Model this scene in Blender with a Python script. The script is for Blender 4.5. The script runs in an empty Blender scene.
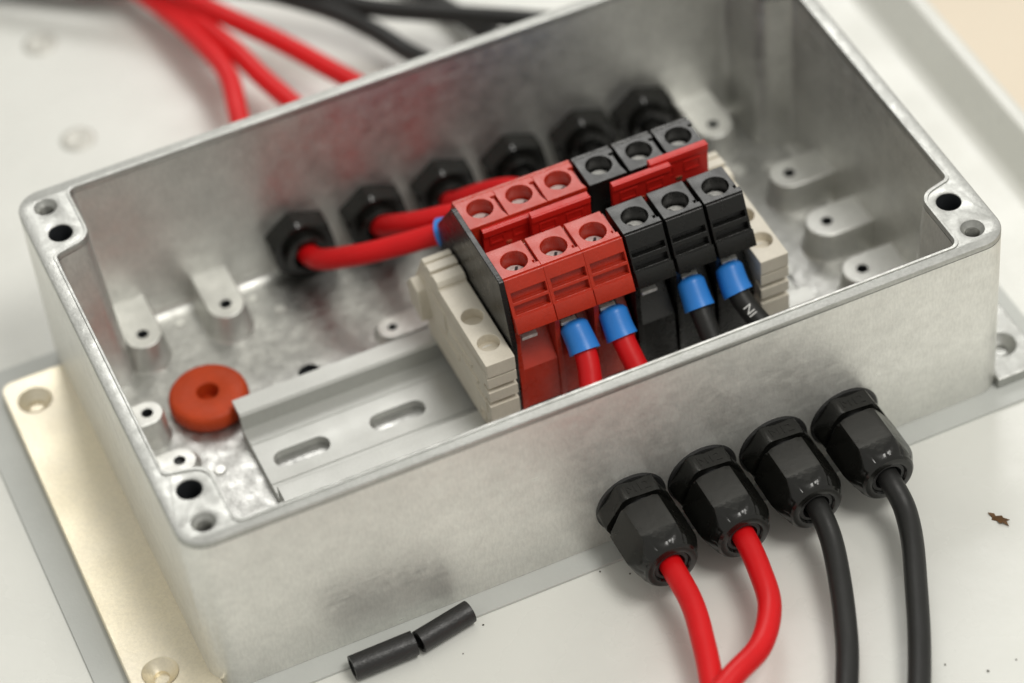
import bpy, bmesh, math, random
from mathutils import Vector, Matrix
random.seed(7)
S = 0.001                                   # everything below is written in millimetres
scene = bpy.context.scene
col = scene.collection
R = math.radians

# ------------------------------------------------------------------ camera
cam_d = bpy.data.cameras.new('camera'); cam = bpy.data.objects.new('camera', cam_d); col.objects.link(cam)
scene.camera = cam
c_pos = Vector((-73.226, -437.335, 556.414)) * S
c_r = Vector((0.911303, -0.403862, -0.080145)); c_u = Vector((0.343383, 0.638071, 0.689169)); c_f = Vector((0.227191, 0.655562, -0.720155))
cam.matrix_world = Matrix(((c_r.x, c_u.x, -c_f.x, c_pos.x), (c_r.y, c_u.y, -c_f.y, c_pos.y), (c_r.z, c_u.z, -c_f.z, c_pos.z), (0, 0, 0, 1)))
cam_d.sensor_width = 36; cam_d.lens = 109.41; cam_d.clip_start = 0.02; cam_d.clip_end = 50
cam_d.dof.use_dof = True; cam_d.dof.focus_distance = 0.714; cam_d.dof.aperture_fstop = 5.8; cam_d.dof.aperture_blades = 7

# ------------------------------------------------------------------ light
world = bpy.data.worlds.new('World'); scene.world = world; world.use_nodes = True
bg = world.node_tree.nodes['Background']; bg.inputs[0].default_value = (0.985, 0.97, 0.905, 1); bg.inputs[1].default_value = 0.51

def area(name, loc, target, size, size_y, power, colour):
    d = bpy.data.lights.new(name, 'AREA'); d.shape = 'RECTANGLE'; d.size = size; d.size_y = size_y; d.energy = power; d.color = colour
    o = bpy.data.objects.new(name, d); col.objects.link(o); o.location = loc
    o.rotation_euler = (Vector(target) - Vector(loc)).to_track_quat('-Z', 'Y').to_euler()
    return o
area('window_light', (0.56, 1.34, 1.40), (0.1, 0.06, 0), 0.85, 0.6, 8.8, (1.0, 0.985, 0.955))
area('ceiling_light', (0.55, -0.50, 1.5), (0.1, 0.0, 0), 0.6, 0.55, 12.6, (1.0, 0.975, 0.925))

scene.view_settings.view_transform = 'Standard'; scene.view_settings.look = 'None'
scene.view_settings.exposure = 0.0; scene.view_settings.gamma = 1.0
scene.render.engine = 'CYCLES'
scene.render.resolution_x = 1024; scene.render.resolution_y = 683

# ------------------------------------------------------------------ materials
def N(nt, t, **kw):
    n = nt.nodes.new(t)
    for k, v in kw.items(): setattr(n, k, v)
    return n
def mat(name, base, rough=0.5, metal=0.0, var=0.0, vscale=60, rvar=0.0, bump=0.0, bscale=300, var2=None, spec=0.5, coat=0.0, stretch=None, coat_rough=0.2, grain=0.0, blotch=0.0, scratch=0.0):
    """procedural: two noises vary colour and gloss, a third gives fine relief"""
    m = bpy.data.materials.new(name); m.use_nodes = True; nt = m.node_tree; L = nt.links
    p = nt.nodes['Principled BSDF']
    p.inputs['Base Color'].default_value = (*base, 1); p.inputs['Roughness'].default_value = rough
    p.inputs['Metallic'].default_value = metal; p.inputs['Specular IOR Level'].default_value = spec
    p.inputs['Coat Weight'].default_value = coat; p.inputs['Coat Roughness'].default_value = coat_rough
    tc = N(nt, 'ShaderNodeTexCoord'); co = tc.outputs['Object']
    if stretch:
        mp = N(nt, 'ShaderNodeMapping'); mp.inputs['Scale'].default_value = stretch; L.new(co, mp.inputs[0]); co = mp.outputs[0]
    n1 = N(nt, 'ShaderNodeTexNoise'); n1.inputs['Scale'].default_value = vscale; n1.inputs['Detail'].default_value = 6; n1.inputs['Roughness'].default_value = 0.62
    L.new(co, n1.inputs['Vector'])
    cr = N(nt, 'ShaderNodeValToRGB'); L.new(n1.outputs[0], cr.inputs[0])
    cr.color_ramp.elements[0].position = 0.36; cr.color_ramp.elements[1].position = 0.64
    lo = var2 if var2 else tuple(c * (1 - var) for c in base)
    cr.color_ramp.elements[0].color = (*lo, 1); cr.color_ramp.elements[1].color = (*base, 1)
    out = cr.outputs[0]
    for amt, sc_, det, lo_, hi_, st in ((grain, 1500, 2, 0.35, 0.65, (1, 1, 0.35)), (blotch, 16, 7, 0.42, 0.60, (1, 1, 1.6))):
        if not amt: continue
        mg = N(nt, 'ShaderNodeMapping'); mg.inputs['Scale'].default_value = st; L.new(tc.outputs['Object'], mg.inputs[0])
        ng = N(nt, 'ShaderNodeTexNoise'); ng.inputs['Scale'].default_value = sc_; ng.inputs['Detail'].default_value = det; ng.inputs['Roughness'].default_value = 0.65; L.new(mg.outputs[0], ng.inputs['Vector'])
        rg = N(nt, 'ShaderNodeMapRange'); rg.inputs['From Min'].default_value = lo_; rg.inputs['From Max'].default_value = hi_
        rg.inputs['To Min'].default_value = 1 - amt; rg.inputs['To Max'].default_value = 1.0; L.new(ng.outputs[0], rg.inputs[0])
        mx = N(nt, 'ShaderNodeMix'); mx.data_type = 'RGBA'; mx.blend_type = 'MULTIPLY'; mx.inputs['Factor'].default_value = 1.0
        L.new(out, mx.inputs['A']); L.new(rg.outputs[0], mx.inputs['B']); out = mx.outputs['Result']
    L.new(out, p.inputs['Base Color'])
    n2 = N(nt, 'ShaderNodeTexNoise'); n2.inputs['Scale'].default_value = vscale * 2.3; n2.inputs['Detail'].default_value = 5; L.new(co, n2.inputs['Vector'])
    mr = N(nt, 'ShaderNodeMapRange'); mr.inputs['From Min'].default_value = 0.3; mr.inputs['From Max'].default_value = 0.7
    mr.inputs['To Min'].default_value = max(0.03, rough - rvar); mr.inputs['To Max'].default_value = min(1, rough + rvar)
    L.new(n2.outputs[0], mr.inputs[0]); L.new(mr.outputs[0], p.inputs['Roughness'])
    if scratch:                                             # fine tool marks: long thin streaks that change gloss
        ms = N(nt, 'ShaderNodeMapping'); ms.inputs['Scale'].default_value = (0.06, 0.06, 1.0); ms.inputs['Rotation'].default_value = (0.05, 0.07, 0.0); L.new(tc.outputs['Object'], ms.inputs[0])
        ns = N(nt, 'ShaderNodeTexNoise'); ns.inputs['Scale'].default_value = 1400; ns.inputs['Detail'].default_value = 3; L.new(ms.outputs[0], ns.inputs['Vector'])
        ad = N(nt, 'ShaderNodeMath', operation='MULTIPLY_ADD'); L.new(ns.outputs[0], ad.inputs[0]); ad.inputs[1].default_value = scratch; L.new(mr.outputs[0], ad.inputs[2])
        sb = N(nt, 'ShaderNodeMath', operation='SUBTRACT'); L.new(ad.outputs[0], sb.inputs[0]); sb.inputs[1].default_value = scratch * 0.5; L.new(sb.outputs[0], p.inputs['Roughness'])
    if bump:
        n3 = N(nt, 'ShaderNodeTexNoise'); n3.inputs['Scale'].default_value = bscale; n3.inputs['Detail'].default_value = 4; L.new(co, n3.inputs['Vector'])
        b = N(nt, 'ShaderNodeBump'); b.inputs['Strength'].default_value = bump; b.inputs['Distance'].default_value = 0.0006
        L.new(n3.outputs[0], b.inputs['Height']); L.new(b.outputs[0], p.inputs['Normal'])
    return m
M = {}
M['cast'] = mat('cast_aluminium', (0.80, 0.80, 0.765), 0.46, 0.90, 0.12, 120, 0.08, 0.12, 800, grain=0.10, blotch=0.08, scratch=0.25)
M['outer'] = mat('outer_aluminium', (0.91, 0.905, 0.86), 0.42, 0.62, 0.08, 160, 0.08, 0.09, 900, grain=0.10, blotch=0.07, scratch=0.30)
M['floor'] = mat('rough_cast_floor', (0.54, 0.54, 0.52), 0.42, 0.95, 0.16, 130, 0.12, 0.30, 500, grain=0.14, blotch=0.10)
M['rim'] = mat('machined_aluminium_rim', (0.53, 0.535, 0.51), 0.42, 0.85, 0.10, 160, 0.08, 0.10, 1200, grain=0.12, scratch=0.2)
M['flange'] = mat('warm_reflection_aluminium', (1.0, 0.91, 0.70), 0.42, 0.78, 0.0, 20, 0.05, 0.08, 900, var2=(0.93, 0.86, 0.71), grain=0.08)  # cream tint puts a warm reflection into the left flange's colour
M['paint'] = mat('white_painted_sheet', (0.765, 0.77, 0.725), 0.28, 0.0, 0.05, 22, 0.10, 0.04, 500)
M['beige'] = mat('beige_floor', (0.84, 0.74, 0.60), 0.6, 0.0, 0.06, 8)
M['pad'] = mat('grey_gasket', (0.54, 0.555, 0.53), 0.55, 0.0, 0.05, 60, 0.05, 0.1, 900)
M['rail'] = mat('satin_aluminium_rail', (0.51, 0.515, 0.49), 0.40, 0.3, 0.05, 40, 0.06, 0.04, 900, stretch=(0.15, 1, 1), grain=0.05, scratch=0.2)
M['red'] = mat('red_nylon', (0.53, 0.033, 0.012), 0.30, 0.0, 0.14, 130, 0.06, 0.10, 1500, spec=0.5, grain=0.06)
M['redj'] = mat('bright_red_nylon', (0.58, 0.018, 0.012), 0.34, 0.0, 0.10, 120, 0.06, 0.08, 1800, spec=0.4)
M['black'] = mat('black_nylon', (0.009, 0.009, 0.008), 0.30, 0.0, 0.2, 130, 0.06, 0.10, 1500, spec=0.5)
M['gland'] = mat('black_polyamide', (0.008, 0.008, 0.0068), 0.21, 0.0, 0.25, 140, 0.08, 0.06, 900, spec=0.5)
M['redc'] = mat('red_cable_jacket', (0.70, 0.006, 0.009), 0.40, 0.0, 0.10, 60, 0.06, 0.06, 700, spec=0.32)
M['blackc'] = mat('black_cable_jacket', (0.018, 0.018, 0.017), 0.44, 0.0, 0.20, 60, 0.08, 0.08, 900, spec=0.4)
M['rubber'] = mat('black_rubber', (0.020, 0.020, 0.020), 0.42, 0.0, 0.2, 200, 0.08, 0.2, 1500)
M['blue'] = mat('blue_ferrule_plastic', (0.030, 0.235, 0.72), 0.36, 0.0, 0.10, 200, 0.05, 0.06, 900, spec=0.4)
M['beigep'] = mat('beige_nylon', (0.74, 0.685, 0.575), 0.44, 0.0, 0.10, 100, 0.06, 0.10, 1500, grain=0.05)
M['orange'] = mat('orange_rubber', (0.52, 0.056, 0.010), 0.5, 0.0, 0.16, 160, 0.08, 0.10, 900, spec=0.3)
M['steel'] = mat('plated_steel', (0.95, 0.94, 0.90), 0.36, 0.35, 0.3, 900, 0.10, 0.3, 1500)
M['copper'] = mat('copper_strip', (0.80, 0.62, 0.36), 0.30, 1.0, 0.10, 500)
M['bore'] = mat('shaded_bore', (0.05, 0.055, 0.06), 0.45, 0.3, 0.2, 400)  # recess shade put into the colour of holes, driver slots and ferrule pins
M['thread'] = mat('dark_thread', (0.30, 0.30, 0.28), 0.40, 1.0, 0.2, 400)
M['zinc'] = mat('dull_zinc', (0.60, 0.59, 0.54), 0.5, 0.6, 0.1, 300)
M['print'] = mat('white_ink', (0.72, 0.72, 0.70), 0.6)
M['leaf'] = mat('dry_leaf', (0.16, 0.075, 0.02), 0.7, 0.0, 0.5, 400)
M['dirt'] = mat('dirt_speck', (0.07, 0.06, 0.045), 0.8)

# ------------------------------------------------------------------ mesh helpers (mm in, metres out)
def finish(name, bm, m, parent, smooth=32, doubles=0.004):
    if doubles: bmesh.ops.remove_doubles(bm, verts=bm.verts, dist=doubles)
    bmesh.ops.recalc_face_normals(bm, faces=bm.faces)
    me = bpy.data.meshes.new(name)
    bmesh.ops.scale(bm, vec=(S, S, S), verts=bm.verts)
    bm.to_mesh(me); bm.free()
    for p in me.polygons: p.use_smooth = True
    me.set_sharp_from_angle(angle=R(smooth))
    if m: me.materials.append(m)
    o = bpy.data.objects.new(name, me); col.objects.link(o)
    if parent: o.parent = parent
    return o
def thing(name, label, cat, loc=(0, 0, 0), rotz=0, group=None):
    o = bpy.data.objects.new(name, None); col.objects.link(o); o.empty_display_size = 0.01
    o.location = Vector(loc) * S; o.rotation_euler = (0, 0, rotz)
    return tag(o, label, cat, group)
def tag(o, label, cat, group=None):
    o['label'] = label; o['category'] = cat
    if group: o['group'] = group
    return o
def copy_tree(o, parent=None):
    c = o.copy(); col.objects.link(c); c.parent = parent
    for ch in list(o.children): copy_tree(ch, c)
    return c
XY = ((0, 0, 0), (1, 0, 0), (0, 1, 0), (0, 0, 1))
YZ = ((0, 0, 0), (0, 1, 0), (0, 0, 1), (1, 0, 0))
XZ = ((0, 0, 0), (1, 0, 0), (0, 0, 1), (0, 1, 0))
def prism(bm, loops, w0, w1, frame=XY, bevel=0.0, res=1):
    """2D outline (first loop) with holes, extruded from w0 to w1 along the frame's third axis, edges bevelled"""
    cu = bpy.data.curves.new('c', 'CURVE'); cu.dimensions = '2D'; cu.fill_mode = 'BOTH'
    for lp in loops:
        sp = cu.splines.new('POLY'); sp.points.add(len(lp) - 1)
        for q, (a, b) in zip(sp.points, lp): q.co = (a, b, 0, 1)
        sp.use_cyclic_u = True
    cu.extrude = (w1 - w0) / 2 - bevel; cu.bevel_depth = bevel; cu.bevel_resolution = res; cu.offset = -bevel
    ob = bpy.data.objects.new('c', cu); me = bpy.data.meshes.new_from_object(ob)
    O, U, V, Wd = (Vector(a) for a in frame)
    mid = (w0 + w1) / 2
    vs = [bm.verts.new(O + U * v.co.x + V * v.co.y + Wd * (v.co.z + mid)) for v in me.vertices]
    for p in me.polygons:
        try: bm.faces.new([vs[i] for i in p.vertices])
        except ValueError: pass
    bpy.data.objects.remove(ob); bpy.data.curves.remove(cu); bpy.data.meshes.remove(me)
    return bm
def new(): return bmesh.new()
def pris(name, loops, w0, w1, m, parent, frame=XY, bevel=0.0, res=1, smooth=20):
    return finish(name, prism(new(), loops, w0, w1, frame, bevel, res), m, parent, smooth)
def rect(x0, y0, x1, y1): return [(x0, y0), (x1, y0), (x1, y1), (x0, y1)]
def circ(cx, cy, r, n=28, a0=0): return [(cx + r * math.cos(a0 + 2 * math.pi * i / n), cy + r * math.sin(a0 + 2 * math.pi * i / n)) for i in range(n)]
def slot(cx, cy, l, w, n=10):
    h = (l - w) / 2; r = w / 2; pts = []
    for i in range(n + 1): a = -math.pi / 2 + math.pi * i / n; pts.append((cx + h + r * math.cos(a), cy + r * math.sin(a)))
    for i in range(n + 1): a = math.pi / 2 + math.pi * i / n; pts.append((cx - h + r * math.cos(a), cy + r * math.sin(a)))
    return pts
def fillet(pts, rad, n=6):
    """round the corners of a polygon; rad is one radius or a list"""
    out = []; k = len(pts)
    for i in range(k):
        r = rad[i] if isinstance(rad, (list, tuple)) else rad
        p = Vector(pts[i]); a = Vector(pts[i - 1]) - p; b = Vector(pts[(i + 1) % k]) - p
        if r <= 0: out.append(tuple(p)); continue
        la, lb = a.length, b.length; a.normalize(); b.normalize()
        ang = a.angle(b); t = min(r / math.tan(ang / 2), la * 0.49, lb * 0.49); r = t * math.tan(ang / 2)
        c = p + (a + b).normalized() * (r / math.sin(ang / 2))
        s = p + a * t - c; e = p + b * t - c
        a0 = math.atan2(s.y, s.x); a1 = math.atan2(e.y, e.x); d = (a1 - a0 + math.pi) % (2 * math.pi) - math.pi
        for j in range(n + 1):
            q = a0 + d * j / n; out.append((c.x + r * math.cos(q), c.y + r * math.sin(q)))
    return out
def lathe(bm, prof, axis_o=(0, 0, 0), axis=(0, 0, 1), n=32, rfun=None):
    """profile [(radius, height)] spun about an axis; rfun(angle, radius, height) may facet it"""
    ax = Vector(axis).normalized(); t = Vector((1, 0, 0)) if abs(ax.x) < 0.9 else Vector((0, 0, 1))
    e1 = (t - ax * t.dot(ax)).normalized(); e2 = ax.cross(e1); o = Vector(axis_o); rings = []
    for r, h in prof:
        if r < 1e-6: rings.append([bm.verts.new(o + ax * h)]); continue
        ring = []
        for i in range(n):
            a = 2 * math.pi * i / n; rr = rfun(a, r, h) if rfun else r
            ring.append(bm.verts.new(o + ax * h + (e1 * math.cos(a) + e2 * math.sin(a)) * rr))
        rings.append(ring)
    for A, B in zip(rings, rings[1:]):
        for i in range(n):
            j = (i + 1) % n
            if len(A) == 1 and len(B) == 1: continue
            if len(A) == 1: bm.faces.new((A[0], B[i], B[j]))
            elif len(B) == 1: bm.faces.new((A[i], A[j], B[0]))
            else: bm.faces.new((A[i], A[j], B[j], B[i]))
    return bm
def spline(pts, per=10):
    P = [Vector(p) for p in pts]; P = [P[0] * 2 - P[1]] + P + [P[-1] * 2 - P[-2]]; out = []
    for i in range(1, len(P) - 2):
        for k in range(per):
            t = k / per; a, b, c, d = P[i - 1:i + 3]
            out.append(0.5 * ((2 * b) + (c - a) * t + (2 * a - 5 * b + 4 * c - d) * t * t + (3 * b - a - 3 * c + d) * t ** 3))
    out.append(P[-2]); return out
def tube(bm, pts, r, n=20, inner=None):
    T = [(pts[min(i + 1, len(pts) - 1)] - pts[max(i - 1, 0)]).normalized() for i in range(len(pts))]
    up = Vector((0, 0, 1)) if abs(T[0].z) < 0.9 else Vector((1, 0, 0)); e = (up - T[0] * up.dot(T[0])).normalized()
    def ringset(rad):
        ee = e.copy(); rs = []
        for k, (p, t) in enumerate(zip(pts, T)):
            rk = rad(k) if callable(rad) else rad
            ee = (ee - t * ee.dot(t)).normalized(); f = t.cross(ee)
            rs.append([bm.verts.new(p + (ee * math.cos(2 * math.pi * i / n) + f * math.sin(2 * math.pi * i / n)) * rk) for i in range(n)])
        for A, B in zip(rs, rs[1:]):
            for i in range(n): j = (i + 1) % n; bm.faces.new((A[i], A[j], B[j], B[i]))
        return rs
    o = ringset(r)
    if inner:
        q = ringset(inner)
        for a, b in ((o[0], q[0]), (o[-1], q[-1])):
            for i in range(n): j = (i + 1) % n; bm.faces.new((a[i], a[j], b[j], b[i]))
    else:
        bm.faces.new(o[0]); bm.faces.new(o[-1])
    return bm
def text_mesh(name, body, size, frame, m, parent, depth=0.12):
    cu = bpy.data.curves.new('t', 'FONT'); cu.body = body; cu.size = size; cu.extrude = depth / 2; cu.align_x = 'CENTER'; cu.align_y = 'CENTER'
    ob = bpy.data.objects.new('t', cu); me = bpy.data.meshes.new_from_object(ob); bm = new()
    O, U, V, Wd = (Vector(a) for a in frame)
    vs = [bm.verts.new(O + U * v.co.x + V * v.co.y + Wd * v.co.z) for v in me.vertices]
    for p in me.polygons:
        try: bm.faces.new([vs[i] for i in p.vertices])
        except ValueError: pass
    bpy.data.objects.remove(ob); bpy.data.curves.remove(cu); bpy.data.meshes.remove(me)
    return finish(name, bm, m, parent, doubles=0)

# ------------------------------------------------------------------ setting: painted sheet with a raised folded edge, floor far below
TZ = -0.8
bm = new(); NY = 40; prof = [(-900, TZ), (236, TZ)]
for i in range(1, 7):
    a = R(72) * i / 6; prof.append((236 + 4.5 * math.sin(a), TZ + 4.5 * (1 - math.cos(a))))
prof += [(243.2, 11.4), (243.8, 12.4), (244.8, 12.9), (246.6, 12.9), (247.5, 12.5), (248.0, 11.6), (248.0, -40)]
rows = [[bm.verts.new((x, y, z)) for x, z in prof] for y in (-700, 900)]
for i in range(len(prof) - 1): bm.faces.new((rows[0][i], rows[0][i + 1], rows[1][i + 1], rows[1][i]))
sheet = finish('table_top', bm, M['paint'], None); sheet['kind'] = 'structure'
bm = new(); bmesh.ops.create_grid(bm, x_segments=1, y_segments=1, size=4000); bmesh.ops.translate(bm, verts=bm.verts, vec=(0, 0, -60))
fl = finish('floor', bm, M['beige'], None); fl['kind'] = 'structure'

# ------------------------------------------------------------------ enclosure
LX, LY, H = 200.0, 122.4, 50.8
box = thing('metal_enclosure', 'open cast aluminium enclosure with rounded corners and side mounting flanges', 'enclosure', (100, 61.2, 0))
def B(p): return [(x - 100, y - 61.2) for x, y in p]
outer = fillet(rect(-1.2, -0.8, LX + 1.4, LY + 1.0), 6.5, 8)
def inner_loop(d):
    """inside outline at the rim (d=0) and, drafted inwards, lower down (d>0)"""
    t, px, py = 2.4 + d, 12.0 + d, 20.6 + d; qx = LX - px + 1
    p = [(px, t), (qx, t), (qx, py), (LX - t, py + 2.2), (LX - t, LY - py - 2.2), (qx, LY - py), (qx, LY - t),
         (px, LY - t), (px, LY - py), (t, LY - py - 2.2), (t, py + 2.2), (px, py)]
    return fillet(p, [2.2, 2.2, 4.5, 1.8, 1.8, 4.5, 2.2, 2.2, 4.5, 1.8, 1.8, 4.5], 7)
t = 2.4 + 2.5
holesA = [(5.8, 15.7), (LX - 5.8, 15.7), (5.8, LY - 15.7), (LX - 5.8, LY - 15.7)]
holesB = [(5.35, 5.4), (LX - 5.35, 5.4), (5.35, LY - 5.4), (LX - 5.35, LY - 5.4)]
hl = [B(circ(x, y, 2.9)) for x, y in holesA]
bm = new()
lv = [(B(outer), 0.0, 0.5), (B(outer), 0.6, 0.0), (B(outer), H - 1.6, 0.0)]
def ringv(lp, z): return [bm.verts.new((x, y, z)) for x, y in lp]
def skin(A, C):
    for i in range(len(A)): j = (i + 1) % len(A); bm.faces.new((A[i], A[j], C[j], C[i]))
o0, o1, o2 = ringv(B([(x * 0.996 + 0.4, y * 0.996 + 0.25) for x, y in outer]), 0.0), ringv(B(outer), 0.7), ringv(B(outer), H - 1.6)
skin(o0, o1); skin(o1, o2)
prev = ringv(B(inner_loop(0)), H - 1.6)
for k in range(1, 5):
    cur = ringv(B(inner_loop(2.5 * k / 4)), H - 1.6 - (H - 4.0) * k / 4); skin(prev, cur); prev = cur
for f in bm.faces: f.material_index = 0
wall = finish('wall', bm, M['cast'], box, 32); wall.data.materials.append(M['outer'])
for p in wall.data.polygons:                            # outside gets the lighter, less metallic aluminium, inside the darker one
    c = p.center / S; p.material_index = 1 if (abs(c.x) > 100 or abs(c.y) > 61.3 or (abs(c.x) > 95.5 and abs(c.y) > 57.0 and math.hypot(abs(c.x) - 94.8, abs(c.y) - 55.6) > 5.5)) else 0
rim = pris('rim', [B(outer), B(inner_loop(0))] + hl + [B(circ(x, y, 2.7)) for x, y in holesB], H - 1.61, H, M['rim'], box, bevel=0.28, res=2)
pris('rim_lip', [B(inner_loop(-0.75)), B(inner_loop(-0.05))], H - 0.3, H + 0.3, M['rim'], box, bevel=0.12)
for x, y in holesB:
    bm = new(); lathe(bm, [(2.72, -0.22), (2.55, -0.5), (1.75, -1.4)], (x - 100, y - 61.2, H), n=24); ch = finish('countersink', bm, M['rim'], box)
    bm = new(); lathe(bm, [(1.76, -1.38)] + [(1.74 - 0.24 * (k % 2), -1.4 - 0.3 * k) for k in range(1, 26)] + [(0, -9.2)], (x - 100, y - 61.2, H), n=24)
    finish('thread', bm, M['thread'], ch)
for x, y in holesA:
    bm = new(); lathe(bm, [(2.88, -0.3), (2.86, -18), (0, -18)], (x - 100, y - 61.2, H), n=28); finish('screw_hole', bm, M['bore'], box)
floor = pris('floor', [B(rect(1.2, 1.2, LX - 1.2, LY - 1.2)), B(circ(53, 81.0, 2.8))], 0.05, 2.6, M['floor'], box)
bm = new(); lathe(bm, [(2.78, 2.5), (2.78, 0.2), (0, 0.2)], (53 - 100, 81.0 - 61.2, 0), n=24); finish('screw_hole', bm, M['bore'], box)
# coved joint between floor and walls
for nm, fr, w0, w1 in (('back', ((0, LY - t - 61.2, 2.6), (0, -1, 0), (0, 0, 1), (1, 0, 0)), -87, 87), ('front', ((0, t - 61.2, 2.6), (0, 1, 0), (0, 0, 1), (1, 0, 0)), -87, 87),
                       ('left', ((t - 100, 0, 2.6), (1, 0, 0), (0, 0, 1), (0, 1, 0)), -38, 38), ('right', ((LX - t - 100, 0, 2.6), (-1, 0, 0), (0, 0, 1), (0, 1, 0)), -38, 38)):
    cv = [(-0.3, -0.3), (2.4, -0.3)] + [(2.4 - 2.4 * math.sin(R(a)), 2.4 - 2.4 * math.cos(R(a))) for a in (0, 22, 45, 67, 90)] + [(-0.3, 2.4)]
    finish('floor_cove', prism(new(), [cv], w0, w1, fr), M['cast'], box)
def boss(cx, cy, w, length, zt, ang, hole=1.5, taper=1.18, label=None):
    """D-shaped mounting boss: round nose at (cx,cy), straight back running 'length' in direction ang"""
    r = w / 2; zb = 2.5
    def outline(k, ext=0):
        rr = r * k; pts = []
        for i in range(15):
            a = ang + math.pi / 2 + math.pi * i / 14; pts.append((cx + rr * math.cos(a), cy + rr * math.sin(a)))
        for s in (-1, 1): pts.append((cx + (length) * math.cos(ang) + s * rr * -math.sin(ang), cy + length * math.sin(ang) + s * rr * math.cos(ang)))
        return B(pts)
    bm = new()
    rings = [(outline(taper * 1.10), zb), (outline(taper * 1.02), zb + 0.7), (outline(1.04), zt - 0.5), (outline(1.0), zt - 0.12), (outline(0.96), zt)]
    vr = [[bm.verts.new((x, y, z)) for x, y in o] for o, z in rings]
    n = len(vr[0])
    for a, b in zip(vr, vr[1:]):
        for i in range(n): bm.faces.new((a[i], a[(i + 1) % n], b[(i + 1) % n], b[i]))
    prism(bm, [rings[-1][0], B(circ(cx, cy, hole, 16))], zt - 0.002, zt + 0.0)
    bmesh.ops.remove_doubles(bm, verts=bm.verts, dist=0.01)
    o = finish('boss', bm, M['cast'], box, 24)
    bm = new(); lathe(bm, [(hole * 1.25, 0.03), (hole, -0.35), (hole, -5), (0, -5)], (cx - 100, cy - 61.2, zt), n=16); finish('hole', bm, M['bore'], o)
up, right, left = math.pi / 2, 0, math.pi
boss(19.0, 105.0, 9.4, 13.6, 11, up)
boss(41.0, 105.0, 9.4, 13.6, 11, up)
boss(11.2, 79.3, 7.6, 8.6, 11, left)
boss(14.1, 66.9, 8.0, 11.0, 4.6, left)
boss(76.5, 83.5, 7.5, 20, 4.8, right, 1.2)
boss(185.2, 79.8, 9.8, 10.6, 11, right)
boss(185.4, 59.8, 10.4, 10.6, 11, right)
boss(185.2, 40.8, 9.8, 10.6, 11, right)
boss(176.4, 105.6, 10.0, 13.0, 11, up, 1.5)
boss(11.2, 42.0, 7.6, 8.6, 11, left)
boss(160.0, 16.0, 8.6, 12.0, 4.6, -up)
for x, y, r_ in ((30, 112, 1.3), (54.5, 105, 1.5), (49.5, 111.5, 1.2), (22, 61, 1.6), (17, 47, 1.4), (170, 30, 1.6), (24.5, 38, 2.0), (178, 95, 2.4), (186, 92, 2.0)):
    bm = new(); lathe(bm, [(r_, 0), (r_ * 0.85, 0.5), (0, 0.55)], (x - 100, y - 61.2, 2.58), n=16); finish('ejector_mark', bm, M['cast'], box)
def fl_hole(o, x, y, z, m):
    bm = new(); lathe(bm, [(4.2, 0.02), (4.0, -0.35), (1.9, -2.1), (1.85, -2.9), (0, -2.9)], (x - 100, y - 61.2, z), n=32)
    finish('countersunk_hole', bm, m, o)
fz = 3.0
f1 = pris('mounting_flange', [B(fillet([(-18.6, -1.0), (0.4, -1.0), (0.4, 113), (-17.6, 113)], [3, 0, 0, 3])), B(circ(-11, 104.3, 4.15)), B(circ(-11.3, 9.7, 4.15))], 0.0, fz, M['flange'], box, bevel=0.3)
f1['label'] = 'mounting flange with a warm reflection tinted into its metal'
f2 = pris('mounting_flange', [B(fillet([(199.6, -1.0), (212.6, -1.0), (212.6, 113), (199.6, 113)], [0, 3, 3, 0])), B(circ(205.8, 9.2, 3.9)), B(circ(205.8, 104.3, 3.9))], 0.0, fz, M['rim'], box, bevel=0.3)
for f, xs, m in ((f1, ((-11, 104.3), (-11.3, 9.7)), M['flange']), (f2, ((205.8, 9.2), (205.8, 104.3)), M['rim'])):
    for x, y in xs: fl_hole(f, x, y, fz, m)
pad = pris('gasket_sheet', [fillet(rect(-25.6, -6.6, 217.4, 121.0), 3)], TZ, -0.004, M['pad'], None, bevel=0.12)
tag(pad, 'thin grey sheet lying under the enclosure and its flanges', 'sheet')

# ------------------------------------------------------------------ rail
RY = 55.9
rail = thing('mounting_rail', 'slotted satin aluminium mounting rail on the enclosure floor', 'rail', (31, RY, 2.62))
x1 = 140.0
web = pris('web', [rect(0, -13.4, x1, 13.4)] + [slot(10.4 + 24.9 * k, -0.5, 14.2, 5.4) for k in range(6)], 0.0, 2.3, M['rail'], rail, bevel=0.12)
for s in (1, -1):
    pr = [(s * 12.5, 1.1), (s * 13.6, 0.05), (s * 13.6, 6.3), (s * 18.1, 6.3), (s * 18.1, 7.6), (s * 13.1, 7.6), (s * 12.5, 7.0)]
    pris('edge_lip', [pr], 0.0, x1, M['rail'], rail, YZ, 0.1)
for y, w in ((7.2, 0.5), (-7.0, 0.5), (-10.4, 0.35)):
    pris('ridge', [rect(0.1, y - w / 2, x1 - 0.1, y + w / 2)], 2.29, 2.5, M['rail'], rail, bevel=0.08)

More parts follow.
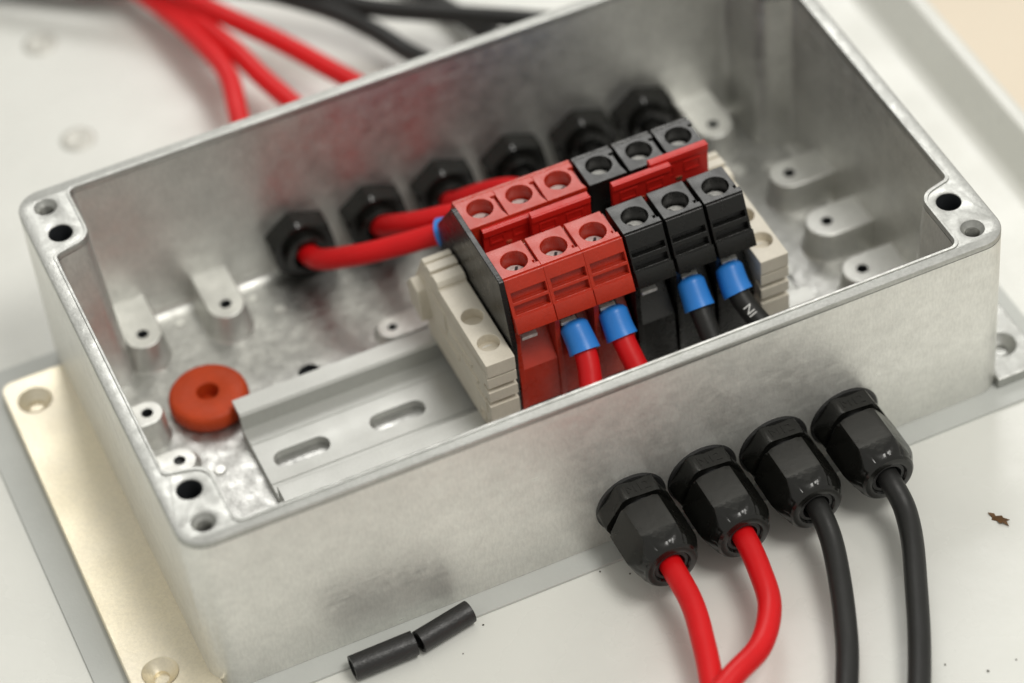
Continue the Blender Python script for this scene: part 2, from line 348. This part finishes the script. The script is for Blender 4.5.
# ------------------------------------------------------------------ terminal blocks (local: x across the block, y along, z above rail underside)
ZR = 0.0
def tower(bm, x0, x1, yt0, yt1, yb0, yb1, zb, zt, hx, hy, r, zh, n=28):
    """a block with sloped ends and a round blind hole in its top"""
    ang = sorted([2 * math.pi * i / n for i in range(n)] + [math.atan2(y - hy, x - hx) % (2 * math.pi) for x in (x0, x1) for y in (yt0, yt1)])
    top, rim_, bot = [], [], []
    for a in ang:
        c, s_ = math.cos(a), math.sin(a)
        k = min((((x1 if c > 0 else x0) - hx) / c) if abs(c) > 1e-9 else 1e9, (((yt1 if s_ > 0 else yt0) - hy) / s_) if abs(s_) > 1e-9 else 1e9)
        top.append(bm.verts.new((hx + k * c, hy + k * s_, zt))); rim_.append(bm.verts.new((hx + r * c, hy + r * s_, zt))); bot.append(bm.verts.new((hx + r * c, hy + r * s_, zh)))
    m_ = len(ang)
    for i in range(m_):
        j = (i + 1) % m_
        bm.faces.new((top[i], top[j], rim_[j], rim_[i])); bm.faces.new((rim_[i], rim_[j], bot[j], bot[i]))
    bm.faces.new(bot)
    base = {}
    for v in top:
        f = (v.co.y - yt0) / (yt1 - yt0); base[v] = bm.verts.new((v.co.x, yb0 + f * (yb1 - yb0), zb))
    for i in range(m_):
        j = (i + 1) % m_; bm.faces.new((top[i], top[j], base[top[j]], base[top[i]]))
    bm.faces.new([base[v] for v in top])
ZT = 51.2
def terminal(colour, style):
    m = M[colour]; w = 10.065 if style == 'red' else 9.9; hr = 3.2; gap = 0.75 if style == 'red' else 0.5
    T = thing('terminal_block', '', 'terminal block', (0, 0, 0))
    # core and side wall
    core = [(-15.5, 9.6), (15.5, 9.6), (17, 14), (13.4, 31), (13.2, 39.2), (5, 41), (-5, 41), (-13.2, 39.2), (-13.4, 31.5), (-18.9, 24.5), (-19.2, 12)]
    hs = pris('housing', [core], 1.1, w - 0.1, m, T, YZ, 0.1)
    side = [(-19.3, 10), (19.3, 10), (19.6, 20), (18.8, 30), (19.2, 39.6), (4, 41.6), (-4, 41.6), (-19.2, 39.6), (-18.8, 30), (-19.6, 20)]
    pris('side_wall', [side], 0.0, 1.3, m, T, YZ, 0.12)
    for s in (-1, 1):
        bm = new(); y0, y1 = (-14.2, -4.4) if s < 0 else (4.4, 14.0)
        yb = (-20.2, -4.2) if s < 0 else (4.2, 20.2)
        tower(bm, 0.08, w - 0.08, y0 + (0.9 if s < 0 else 0.1), y1 - (0.1 if s < 0 else 0.9), yb[0] + (1.0 if s < 0 else 0), yb[1] - (0 if s < 0 else 1.0), 38.9, ZT - 1.2, w / 2, s * 9.9, hr, ZT - 7.5)
        tw = finish('screw_tower', bm, m, T, 30)
        # top plate with screw hole, key slot and notch
        yk = y0 + 1.5 if s < 0 else y1 - 1.5
        out = [(0, y0), (w, y0), (w, yk - 0.5), (w - 1.0, yk - 0.5), (w - 1.0, yk + 0.5), (w, yk + 0.5), (w, y1), (0, y1)]
        if s < 0: out = [(0.0, y0), (w, y0), (w, y0 + 1.6), (w - 1.3, y0 + 1.6), (w - 1.3, y0 + 2.4), (w - gap, y0 + 2.4), (w - gap, y1), (0.0, y1)]
        else: out = [(0.0, y0), (w - 0.0, y0), (w - gap, y0 + 2.8), (w - gap, y1 - 2.4), (w - 1.3, y1 - 2.4), (w - 1.3, y1 - 1.6), (w, y1 - 1.6), (w, y1), (0.0, y1)]
        pris('top_plate', [out, circ(w / 2, s * 9.9, hr)], ZT - 1.25, ZT, m, tw, bevel=0.12)
        # clamp screw with a slot
        bm = new(); lathe(bm, [(2.9, -2), (2.9, -0.3), (2.6, 0.0), (0.0, 0.0)], (w / 2, s * 9.9, ZT - 4.1), n=24)
        sc = finish('clamp_screw', bm, M['steel'], tw)
        a = random.uniform(0, 3.1); c_, s_ = math.cos(a), math.sin(a)
        pris('driver_slot', [[(w / 2 + u * c_ - v * s_, s * 9.9 + u * s_ + v * c_) for u, v in rect(-2.2, -0.35, 2.2, 0.35)]], ZT - 4.15, ZT - 4.06, M['bore'], sc)
        # ribbed face on the slope
        sl = Vector((0, yb[0] - y0, 38.9 - ZT) if s < 0 else (0, yb[1] - y1, 38.9 - ZT)); ln = sl.length; d = sl.normalized(); nrm = Vector((1, 0, 0)).cross(d) * (-1 if s > 0 else 1)
        if nrm.z < 0: nrm = -nrm
        fr = ((0, y0 if s < 0 else y1, ZT), (1, 0, 0), tuple(d), tuple(nrm))
        if style == 'red': loops = [rect(0, 0.25, w, ln), rect(0.9, 3.7, w - 0.4, 6.1), rect(0.9, 7.0, w - 0.4, 9.2)]
        else: loops = [rect(0, 0.25, w - 0.3, ln), rect(0.5, 4.4, w - 0.9, 6.0), rect(0.5, 7.4, w - 0.9, 9.2)]
        pris('ribbed_face', loops, -0.9, 0.95, m, tw, fr, 0.14)
        bm = prism(new(), [rect(0.05, ln - 4.0, w - 0.05, ln + 0.15)], -0.8, 1.4, fr, 0.3); finish('lower_lip', bm, m, tw)
        # wire entry: metal clamp showing under the lip
        pris('clamp_edge', [rect(1.7, 34.4, 5.6, 35.3)], s * 18.4 - 0.7, s * 18.4 + 0.7, M['steel'], T, XZ, 0.1)
    return T
xs_red = [92.0, 102.07, 112.14]; xs_blk = [122.95, 133.5, 143.95]
redT = terminal('red', 'red'); blkT = terminal('black', 'black')
lab = ['red terminal block clamped against the thin black end plate', 'middle one of the three red terminal blocks', 'red terminal block that touches the first black block',
       'black terminal block that touches the red blocks', 'middle one of the three black terminal blocks', 'black terminal block that touches the beige end clamp']
for i in range(6):
    src = redT if i < 3 else blkT
    o = src if i in (0, 3) else copy_tree(src)
    o.location = Vector(((xs_red + xs_blk)[i], RY, ZR)) * S
    o['label'] = lab[i]; o['group'] = 'terminal blocks on the rail'
# thin black end plate
ep = [(-18.6, 9.8), (19.5, 9.8), (24, 16), (24.2, 37), (12.2, 52.0), (-16.0, 52.4), (-20.3, 35.5), (-19, 17)]
o = thing('end_plate', 'thin black end plate beside the first red terminal block', 'end plate', (90.55, RY, 0))
pl = pris('plate', [fillet(ep, 0.8, 3)], 0.0, 1.35, M['black'], o, YZ, 0.15)

# bridges
def bridge(label, x0, x1, y0, y1, zt, zb):
    b = thing('bridge_bar', label, 'bridge bar', (x0, y0, zb), group='red plug-in bridge bars')
    l, w, h = x1 - x0, y1 - y0, zt - zb
    pris('bar', [rect(0, 0.5, l, w)], 0, h, M['redj'], b, bevel=0.15)
    fr = ((0, 0.55, 0), (1, 0, 0), (0, 0, 1), (0, -1, 0))
    pris('front_rib', [rect(0, h - 1.8, l, h - 0.02)], 0, 0.55, M['redj'], b, fr, 0.12)
    for k in range(2):
        u = l * (0.12 + 0.46 * k)
        pris('pocket_frame', [rect(u, h * 0.32, u + l * 0.3, h * 0.66), rect(u + 0.5, h * 0.32 + 0.5, u + l * 0.3 - 0.5, h * 0.66 - 0.5)], -0.05, 0.22, M['redj'], b, fr)
    pris('contact_tab', [rect(l * 0.44, h * 0.12, l * 0.54, h * 0.22)], -0.05, 0.2, M['copper'], b, fr)
    for k in range(2):
        pris('prong', [rect(l * (0.2 + 0.55 * k), 0.8, l * (0.2 + 0.55 * k) + 2.4, 1.6)], -2.2, 0.05, M['copper'], b)
bridge('low red bridge bar joining the two red blocks beside the end plate', 94.6, 107.6, 58.4, 60.25, 50.4, 43.2)
bridge('red bridge bar in the groove of the red terminal blocks', 106.2, 121.3, 56.0, 58.3, 52.0, 43.2)
bridge('red bridge bar standing beside the red blocks on black ones', 127.3, 142.5, 56.4, 58.2, 52.2, 43.2)
bridge('red bridge bar at the beige clamp end of the black blocks', 138.0, 153.2, 58.3, 60.25, 52.8, 43.2)

# ------------------------------------------------------------------ end clamps
def end_clamp():
    T = thing('end_clamp', '', 'end clamp', (0, 0, 0)); m = M['beigep']; w = 7.4
    g = []
    for k in range(3):                                     # grooved front
        z = 31.4 - k * 4.7; g += [(-22.6, z), (-19.8, z - 0.3), (-19.8, z - 1.3), (-22.6, z - 1.7)]
    prof = [(-21.0, 10.0), (16.5, 10.0), (18.5, 15), (21.5, 19), (22.6, 24.6), (19.5, 29.5), (-22.6, 30.6)]
    prof = [(16.5, 10.0), (18.5, 15), (21.5, 19), (22.6, 24.6), (19.0, 30.4), (-22.6, 32.2)] + g + [(-22.6, 15.4), (-20.4, 14.4), (-20.4, 10.0)]
    pris('body', [prof], 0, w, m, T, YZ, 0.12)
    top = pris('top', [fillet(rect(0.0, -22.7, w, 6.2), 0.3, 2), circ(w / 2, -15.8, 2.7), circ(w / 2, -6.2, 2.7)], 30.2, 34.5, m, T, bevel=0.2)
    pris('hump', [fillet([(5.6, 30), (5.6, 35.2), (6.4, 36.2), (9.6, 36.2), (9.6, 35.0), (10.4, 35.0), (10.4, 36.4), (13.2, 36.4), (13.2, 35.2), (14.0, 35.2), (14.0, 36.2), (16.0, 35.9), (19.3, 30)], 0.25, 2)], 0.0, w, m, T, YZ, 0.2)
    bm = new(); lathe(bm, [(2.2, -1), (2.2, 0), (1.9, 0.25), (0, 0.25)], (w / 2, -15.8, 31.6), n=20); finish('clamp_screw', bm, M['steel'], T)
    bm = new(); lathe(bm, [(2.69, 0), (0, 0)], (w / 2, -6.2, 30.9), n=20); finish('hole_floor', bm, m, T)
    for s, xx in ((-1, 0.0), (1, w)):                       # relief on both cheeks
        fr = ((xx, 0, 0), (0, 1, 0), (0, 0, 1), (s, 0, 0))
        for loops in ([fillet(rect(-20.5, 16.5, -13.5, 20.5), 0.6, 2)], [rect(-16, 22.5, -6, 23.4)], [rect(-13, 25.2, 2, 26.1)], [rect(-4, 19.0, 8, 20.0)],
                      [fillet([(3, 21.5), (15, 21.5), (18.5, 25), (14, 29), (3, 29)], 0.8, 2)], [circ(-17.0, 13.0, 1.8, 18), circ(-17.0, 13.0, 1.2, 18)]):
            pris('cheek_rib', loops, -0.1, 0.32, m, T, fr, 0.08)
    pris('release_foot', [fillet([(13.5, 17.0), (20.5, 18.5), (22.0, 24.0), (19.0, 28.0), (14.5, 27.0)], 0.8, 3)], -2.6, 0.2, m, T, YZ, 0.3)
    return T
c1 = end_clamp(); c1.location = Vector((82.75, RY, 0)) * S; c1['label'] = 'beige end clamp beside the black end plate on the bare rail'; c1['group'] = 'beige end clamps'
c2 = copy_tree(c1); c2.location = Vector((153.9, RY, 0)) * S; c2['label'] = 'beige end clamp behind the last black terminal block'

# ------------------------------------------------------------------ grommet lying half under the rail
g = thing('rubber_grommet', 'orange rubber grommet ring tucked under the rail end', 'grommet', (27.4, 82.6, 2.62))
bm = new(); lathe(bm, [(0, 0.3), (2.75, 0.3), (2.75, 0.0), (9.0, 0.0), (9.7, 0.5), (9.95, 1.6), (9.9, 2.8), (9.7, 3.8), (9.2, 4.5), (8.4, 4.8), (3.0, 4.85), (2.8, 4.7), (2.75, 4.4), (2.75, 0.3)], n=48)
finish('ring', bm, M['orange'], g, 50)

# ------------------------------------------------------------------ cable glands
def hexr(rot, rc):
    def f(a, r, h):
        q = (a - rot) % (math.pi / 3) - math.pi / 6
        return min(r, rc * math.cos(math.pi / 6) / math.cos(q))
    return f
def gland(name, label, group, x, yw, z, d, rot, nut_r=9.2):
    """d=-1: body leaves the front wall towards -y; d=+1: out of the back wall. yw = outer wall face"""
    G = thing(name, label, 'cable gland', (x, yw, z), group=group); ax = (0, d, 0)
    bm = new(); lathe(bm, [(5.4, 0.02), (8.6, 0.02), (8.9, 0.3), (8.9, 1.0), (8.5, 1.3), (5.4, 1.3)], axis=ax, n=48); finish('sealing_ring', bm, M['rubber'], G)
    bm = new(); lathe(bm, [(5, 1.2), (8.6, 1.2), (9.1, 1.6), (9.1, 5.9), (8.7, 6.3), (5, 6.3)], axis=ax, n=96, rfun=hexr(rot, 9.1)); hb = finish('hex_body', bm, M['gland'], G, 25)
    bm = new(); lathe(bm, [(6.6, 6.2), (6.6, 8.0)], axis=ax, n=40); finish('thread_neck', bm, M['rubber'], G)
    pr = [(6, 7.4), (8.2, 7.4), (8.6, 7.8), (8.85, 9.0), (8.85, 16.4), (8.75, 17.2), (8.4, 18.4), (7.8, 19.8), (7.15, 21.0), (6.75, 21.6), (6.6, 22.3), (6.1, 22.8), (5.3, 22.95), (4.6, 22.9), (4.3, 22.4), (4.2, 19.5), (0, 19.5)]
    def dome(a, r, h):
        q = (a - rot - 0.16) % (math.pi / 3) - math.pi / 6
        lim = 8.7 if h < 16.5 else 8.7 - 0.10 * (h - 16.5)
        if 17.0 < h < 22 and (a - rot) % (math.pi / 6) < 0.06: r -= 0.2
        return min(r, lim * math.cos(math.pi / 6) / math.cos(q)) if r > 6.3 else r
    bm = new(); lathe(bm, pr, axis=ax, n=96, rfun=dome); dn = finish('dome_nut', bm, M['gland'], G, 28)
    bm = new(); lathe(bm, [(4.2, 22.3), (3.4, 22.4), (3.0, 21.6), (3.0, 19.6)], axis=ax, n=36); finish('seal', bm, M['rubber'], dn)
    # inside: lock nut and thread end
    k = -1
    bm = new(); lathe(bm, [(5, -4.2), (nut_r - 0.3, -4.2), (nut_r, -4.6), (nut_r, -9.0), (nut_r - 1.0, -10.0), (5.4, -10.1), (5.4, -4.2)], axis=ax, n=96, rfun=hexr(rot + 0.25, nut_r)); finish('lock_nut', bm, M['gland'], G, 28)
    bm = new(); lathe(bm, [(5.9, -8), (5.9, -12.2), (5.5, -12.6), (3.9, -12.6), (3.6, -11), (3.6, -3)], axis=ax, n=36); finish('thread_end', bm, M['gland'], G)
    # moulded size lettering on the upward flat
    rf = 9.1 * math.cos(math.pi / 6)
    e1 = Vector((1, 0, 0)); e2 = Vector(ax).cross(e1)
    return G, hb, (e1, e2, rf)
fx = [102.4, 120.7, 139.2, 157.9]; fz_ = [11.2, 11.2, 11.4, 11.6]
ROT = R(-5)
flab = ['black cable gland on the front wall gripping the straight red cable', 'black cable gland on the front wall gripping the looping red cable',
        'black cable gland with black cable, beside the red cable glands', 'black cable gland with black cable, last in the front row']
for i in range(4):
    G, hb, (e1, e2, rf) = gland('cable_gland', flab[i], 'cable glands on the front wall', fx[i], -0.02, fz_[i], -1, ROT)
    # which flat looks up: centre angles are rot + k*60deg + 30deg
    best = max(range(6), key=lambda k: (e1 * math.cos(ROT + k * math.pi / 3 + math.pi / 6 * 0) + e2 * math.sin(ROT + k * math.pi / 3)).z)
    cands = [ROT + k * math.pi / 3 + math.pi / 6 for k in range(6)]
    a = max(cands, key=lambda q: (e1 * math.cos(q) + e2 * math.sin(q)).z)
    n_ = e1 * math.cos(a) + e2 * math.sin(a); tdir = Vector((0, -1, 0)); vdir = Vector((0, 1, 0)); udir = vdir.cross(n_)
    text_mesh('moulded_lettering', 'M12', 3.4, (n_ * (rf + 0.02) + Vector((0, -3.9, 0)), udir, vdir, n_), M['gland'], hb, 0.12)
bxs = [65.3, 85.5, 105.0, 124.5, 144.0, 161.5]
blab = ['black gland in the back wall whose red cable sweeps widest', 'black gland in the back wall with red cable, second from the corner bosses', 'black gland in the back wall with red cable, beside the black cable glands',
        'black gland in the back wall beside the red cable glands, behind the red blocks', 'black gland in the back wall behind the black terminal blocks', 'black gland in the back wall nearest the light corner boss']
for i in range(6):
    gland('cable_gland', blab[i], 'cable glands in the back wall', bxs[i], LY + 0.02, 11.8, 1, R(8))

# ------------------------------------------------------------------ cables
def cable(label, pts, r, m, group, ferrule=None, per=12):
    T = thing('cable', label, 'cable', pts[0], group=group); o = Vector(pts[0])
    P = [p - o for p in spline(pts, per)]
    ph = random.uniform(0, 6)                               # a real cable is never a perfect arc
    P = [p + Vector((0.12 * math.sin(k * 0.17 + ph), 0.08 * math.sin(k * 0.13 + 2 * ph), 0.10 * math.sin(k * 0.15 + ph))) for k, p in enumerate(P)]
    a0 = ferrule[0] + 2 if ferrule else 0
    bm = tube(new(), P[a0:], r, 22); j = finish('jacket', bm, m, T, 60)
    if ferrule:
        bm = tube(new(), P[:a0 + 2], 1.6, 14); finish('ferrule_pin', bm, M['bore'], T, 60)  # pin coloured dark to stand in for the shaded cavity around it
    if ferrule:                                             # blue sleeve over the end that enters the block
        a, b = ferrule; seg = P[a:b]
        n_ = len(seg) - 1
        bm = tube(new(), seg, lambda k: r + 0.75 + 0.35 * (k / n_) ** 3 - (1.5 if k == 0 else 0.45 if k == 1 else 0), 28, lambda k: (1.4 if k < 2 else r - 0.1) + 1.1 * max(0, k / n_ - 0.7))
        finish('ferrule', bm, M['blue'], T, 40)
    return T, P, o
rr = 2.75
fc = []
ent = [(107.0, 0), (117.1, 1), (137.3, 2), (147.6, 3)]
outside = [[(102.0, -33, 10), (100.2, -42, 8.5), (96.8, -54, 7), (85, -86, 4), (60, -140, 2.4)],
           [(119.8, -32, 10), (117.0, -42, 9.5), (110.0, -51.5, 10.0), (99.6, -57.5, 11.3), (84, -66, 10), (50, -84, 4), (0, -100, 2.4)],
           [(137.8, -34, 8.5), (131.6, -50.5, 6), (123.0, -67, 4), (98, -108, 2.4), (60, -160, 2.4)],
           [(157.4, -32, 8.5), (151.6, -46.5, 6.5), (136.9, -75, 4), (105, -124, 2.4), (66, -180, 2.4)]]
clab = ['straight red cable running from the first front gland', 'red cable curving back in a loop outside the front wall',
        'black cable from the front gland beside the red pair', 'black cable from the last front gland']
for x, i in ent:
    g_x = fx[i]; zc = fz_[i]
    pts = [(x, 43.5, 36.5), (x - 0.1, 38, 33.6), (x - 0.2, 30.5, 27.6), ((x + g_x) / 2 - 0.8, 21, 20.0), (g_x, 9, 13.6), (g_x, -2, zc), (g_x, -14, zc), (g_x, -24, zc - 0.1)] + outside[i]
    T, P, o = cable(clab[i], pts, rr if i < 2 else 2.65, M['redc'] if i < 2 else M['blackc'], 'cables leaving through the front wall', (12, 23))
    fc.append((T, P))
# printed letters on the black cable inside the box
T, P = fc[3]
k = 27; t_ = (P[k + 1] - P[k - 1]).normalized(); nn = (-c_f - t_ * (-c_f).dot(t_)).normalized(); u_ = nn.cross(t_)
text_mesh('printed_marking', 'NI', 3.0, (P[k] + nn * 2.66 - u_ * 0.3, t_, nn.cross(t_), nn), M['print'], T, 0.06)
inside = [[(65.3, 114, 11.9), (65.4, 109.5, 12.6), (66.4, 104, 15.6), (69.6, 99, 18.6), (75.6, 93, 22.6), (83.2, 88, 26.6), (91, 83.6, 30.2), (96.4, 79, 32.8), (97.0, 71, 35.5)],
          [(85.5, 114, 11.9), (85.3, 109.5, 13.2), (85.3, 105, 17.2), (87.2, 99.5, 21.8), (91.4, 94, 25.8), (98, 88, 30.0), (105, 82.5, 32.2), (107.0, 78, 33.4), (107.0, 71, 35.5)],
          [(105.0, 114, 11.9), (104.0, 109.5, 13.4), (103.2, 105, 17.0), (105.4, 101, 20.8), (109.6, 97, 24.4), (114.2, 91, 29.0), (116.8, 84, 32.2), (117.1, 78.5, 33.4), (117.1, 71, 35.5)],
          [(124.5, 112, 11.8), (125, 104, 13), (126.5, 94, 18), (127.6, 84, 26), (127.9, 78.5, 31), (127.9, 71, 35)],
          [(144.0, 112, 11.8), (143.4, 104, 13), (140, 94, 18), (138.6, 84, 26), (138.3, 78.5, 31), (138.3, 71, 35)],
          [(161.5, 112, 11.8), (160, 104, 13), (154, 94, 18), (149.6, 84, 26), (148.9, 78.5, 31), (148.9, 71, 35)]]
behind = [[(67.5, 165, 13), (70.5, 182, 14), (69.2, 199, 13), (64, 228, 9), (50, 275, 4), (30, 340, 2.4)],
          [(82.8, 161, 13), (79, 177, 13), (75, 194, 14), (67.5, 224, 11), (56, 272, 5), (40, 345, 2.4)],
          [(101.6, 161, 12), (96, 174, 12), (87, 190, 14), (73, 213, 16), (58, 250, 14), (44, 300, 8), (34, 380, 3)],
          [(121.8, 164, 10), (118.3, 175, 8), (113, 187, 9), (103, 199, 12), (84, 219, 12), (50, 250, 4), (-10, 300, 2.4)],
          [(143, 162, 9), (141, 174, 6), (137, 190, 4), (128, 215, 2.6), (110, 260, 2.4)],
          [(160, 157, 13), (150, 164, 14), (132, 178, 13), (113, 194, 12), (92, 212, 17), (60, 236, 12), (0, 280, 2.4)]]
ilab = ['red cable sweeping inside from the gland at the bosses to the first block', 'red cable from the second back gland to the middle red block', 'red cable from the third back gland to the last red block',
        'black cable from the fourth back gland bending left behind the enclosure', 'black cable from the fifth back gland lying low behind the enclosure', 'black cable from the last back gland crossing over the others behind']
for i in range(6):
    zc = 11.8; gx = bxs[i]
    pts = inside[i][::-1] + [(gx, 122, zc), (gx, 136, zc), (gx, 147, zc)] + behind[i]
    cable(ilab[i], pts, rr if i < 3 else 2.65, M['redc'] if i < 3 else M['blackc'], 'cables leaving through the back wall', (5, 23 if i == 0 else 19), 12)

# ------------------------------------------------------------------ loose bits on the sheet
def offcut(label, a, b, r):
    a, b = Vector(a), Vector(b); T = thing('tube_offcut', label, 'tube', a, group='black tube offcuts')
    n = 8; bm = tube(new(), [(b - a) * (i / n) for i in range(n + 1)], r, 26, r * 0.72); finish('sleeve', bm, M['rubber'], T, 40)
offcut('short black tube offcut lying along the front wall foot', (28.3, -9.0, TZ + 2.95), (43.6, -8.8, TZ + 2.95), 2.95)
offcut('short black tube offcut turned away from the other, toward the glands', (44.7, -8.9, TZ + 2.75), (58.5, -6.1, TZ + 2.75), 2.75)
bm = new(); lf = [(-3.1, 0.1), (-1.9, 0.9), (-1.2, 0.5), (0.1, 1.1), (0.7, 0.6), (2.3, 0.9), (1.8, 0.2), (3.0, -0.5), (1.4, -0.6), (0.9, -1.1), (-0.3, -0.6), (-1.4, -1.0), (-1.7, -0.3)]
vs = [bm.verts.new((x, y, 0.25 + 0.35 * math.sin(x * 1.1) + 0.1 * y)) for x, y in lf]; f = bm.faces.new(vs)
e = bmesh.ops.extrude_face_region(bm, geom=[f]); bmesh.ops.translate(bm, verts=[v for v in e['geom'] if isinstance(v, bmesh.types.BMVert)], vec=(0, 0, 0.22))
lo = finish('leaf_crumb', bm, M['leaf'], None); lo.location = Vector((179.4, -36.3, TZ + 0.02)) * S; lo.rotation_euler = (0, 0, R(-62)); tag(lo, 'small curled brown leaf crumb on the white sheet', 'leaf')
sp = [(63.9, -4.7, .3), (60.3, -9.1, .3), (90.7, -7.3, .25), (96.6, -11.1, .25), (52.9, -14.6, .2), (147.7, -67.4, .3), (155.2, -73.3, .36), (162.3, -73.4, .28)]
for x, y, r_ in sp:
    bm = new(); bmesh.ops.create_icosphere(bm, subdivisions=1, radius=r_)
    for v in bm.verts: v.co *= random.uniform(0.7, 1.2); v.co.z *= 0.6
    o = finish('dirt_speck', bm, M['dirt'], None, doubles=0); o.location = Vector((x, y, TZ + r_ * 0.35)) * S
    tag(o, 'tiny dark speck of dirt on the white sheet', 'speck', 'dirt specks on the sheet')
for lb, x, y in (('blurred countersunk screw in the sheet, behind the box corner', 29.4, 194.6), ('blurred countersunk screw in the sheet, farther behind the box corner', 32.4, 237.5)):
    sc = thing('countersunk_screw', lb, 'screw', (x, y, TZ), group='countersunk screws in the sheet')
    bm = new(); lathe(bm, [(4.8, 0.01), (4.5, 0.22), (3.6, 0.55), (2.6, 0.5), (1.5, 0.3), (0, 0.25)], n=32); finish('head', bm, M['zinc'], sc)
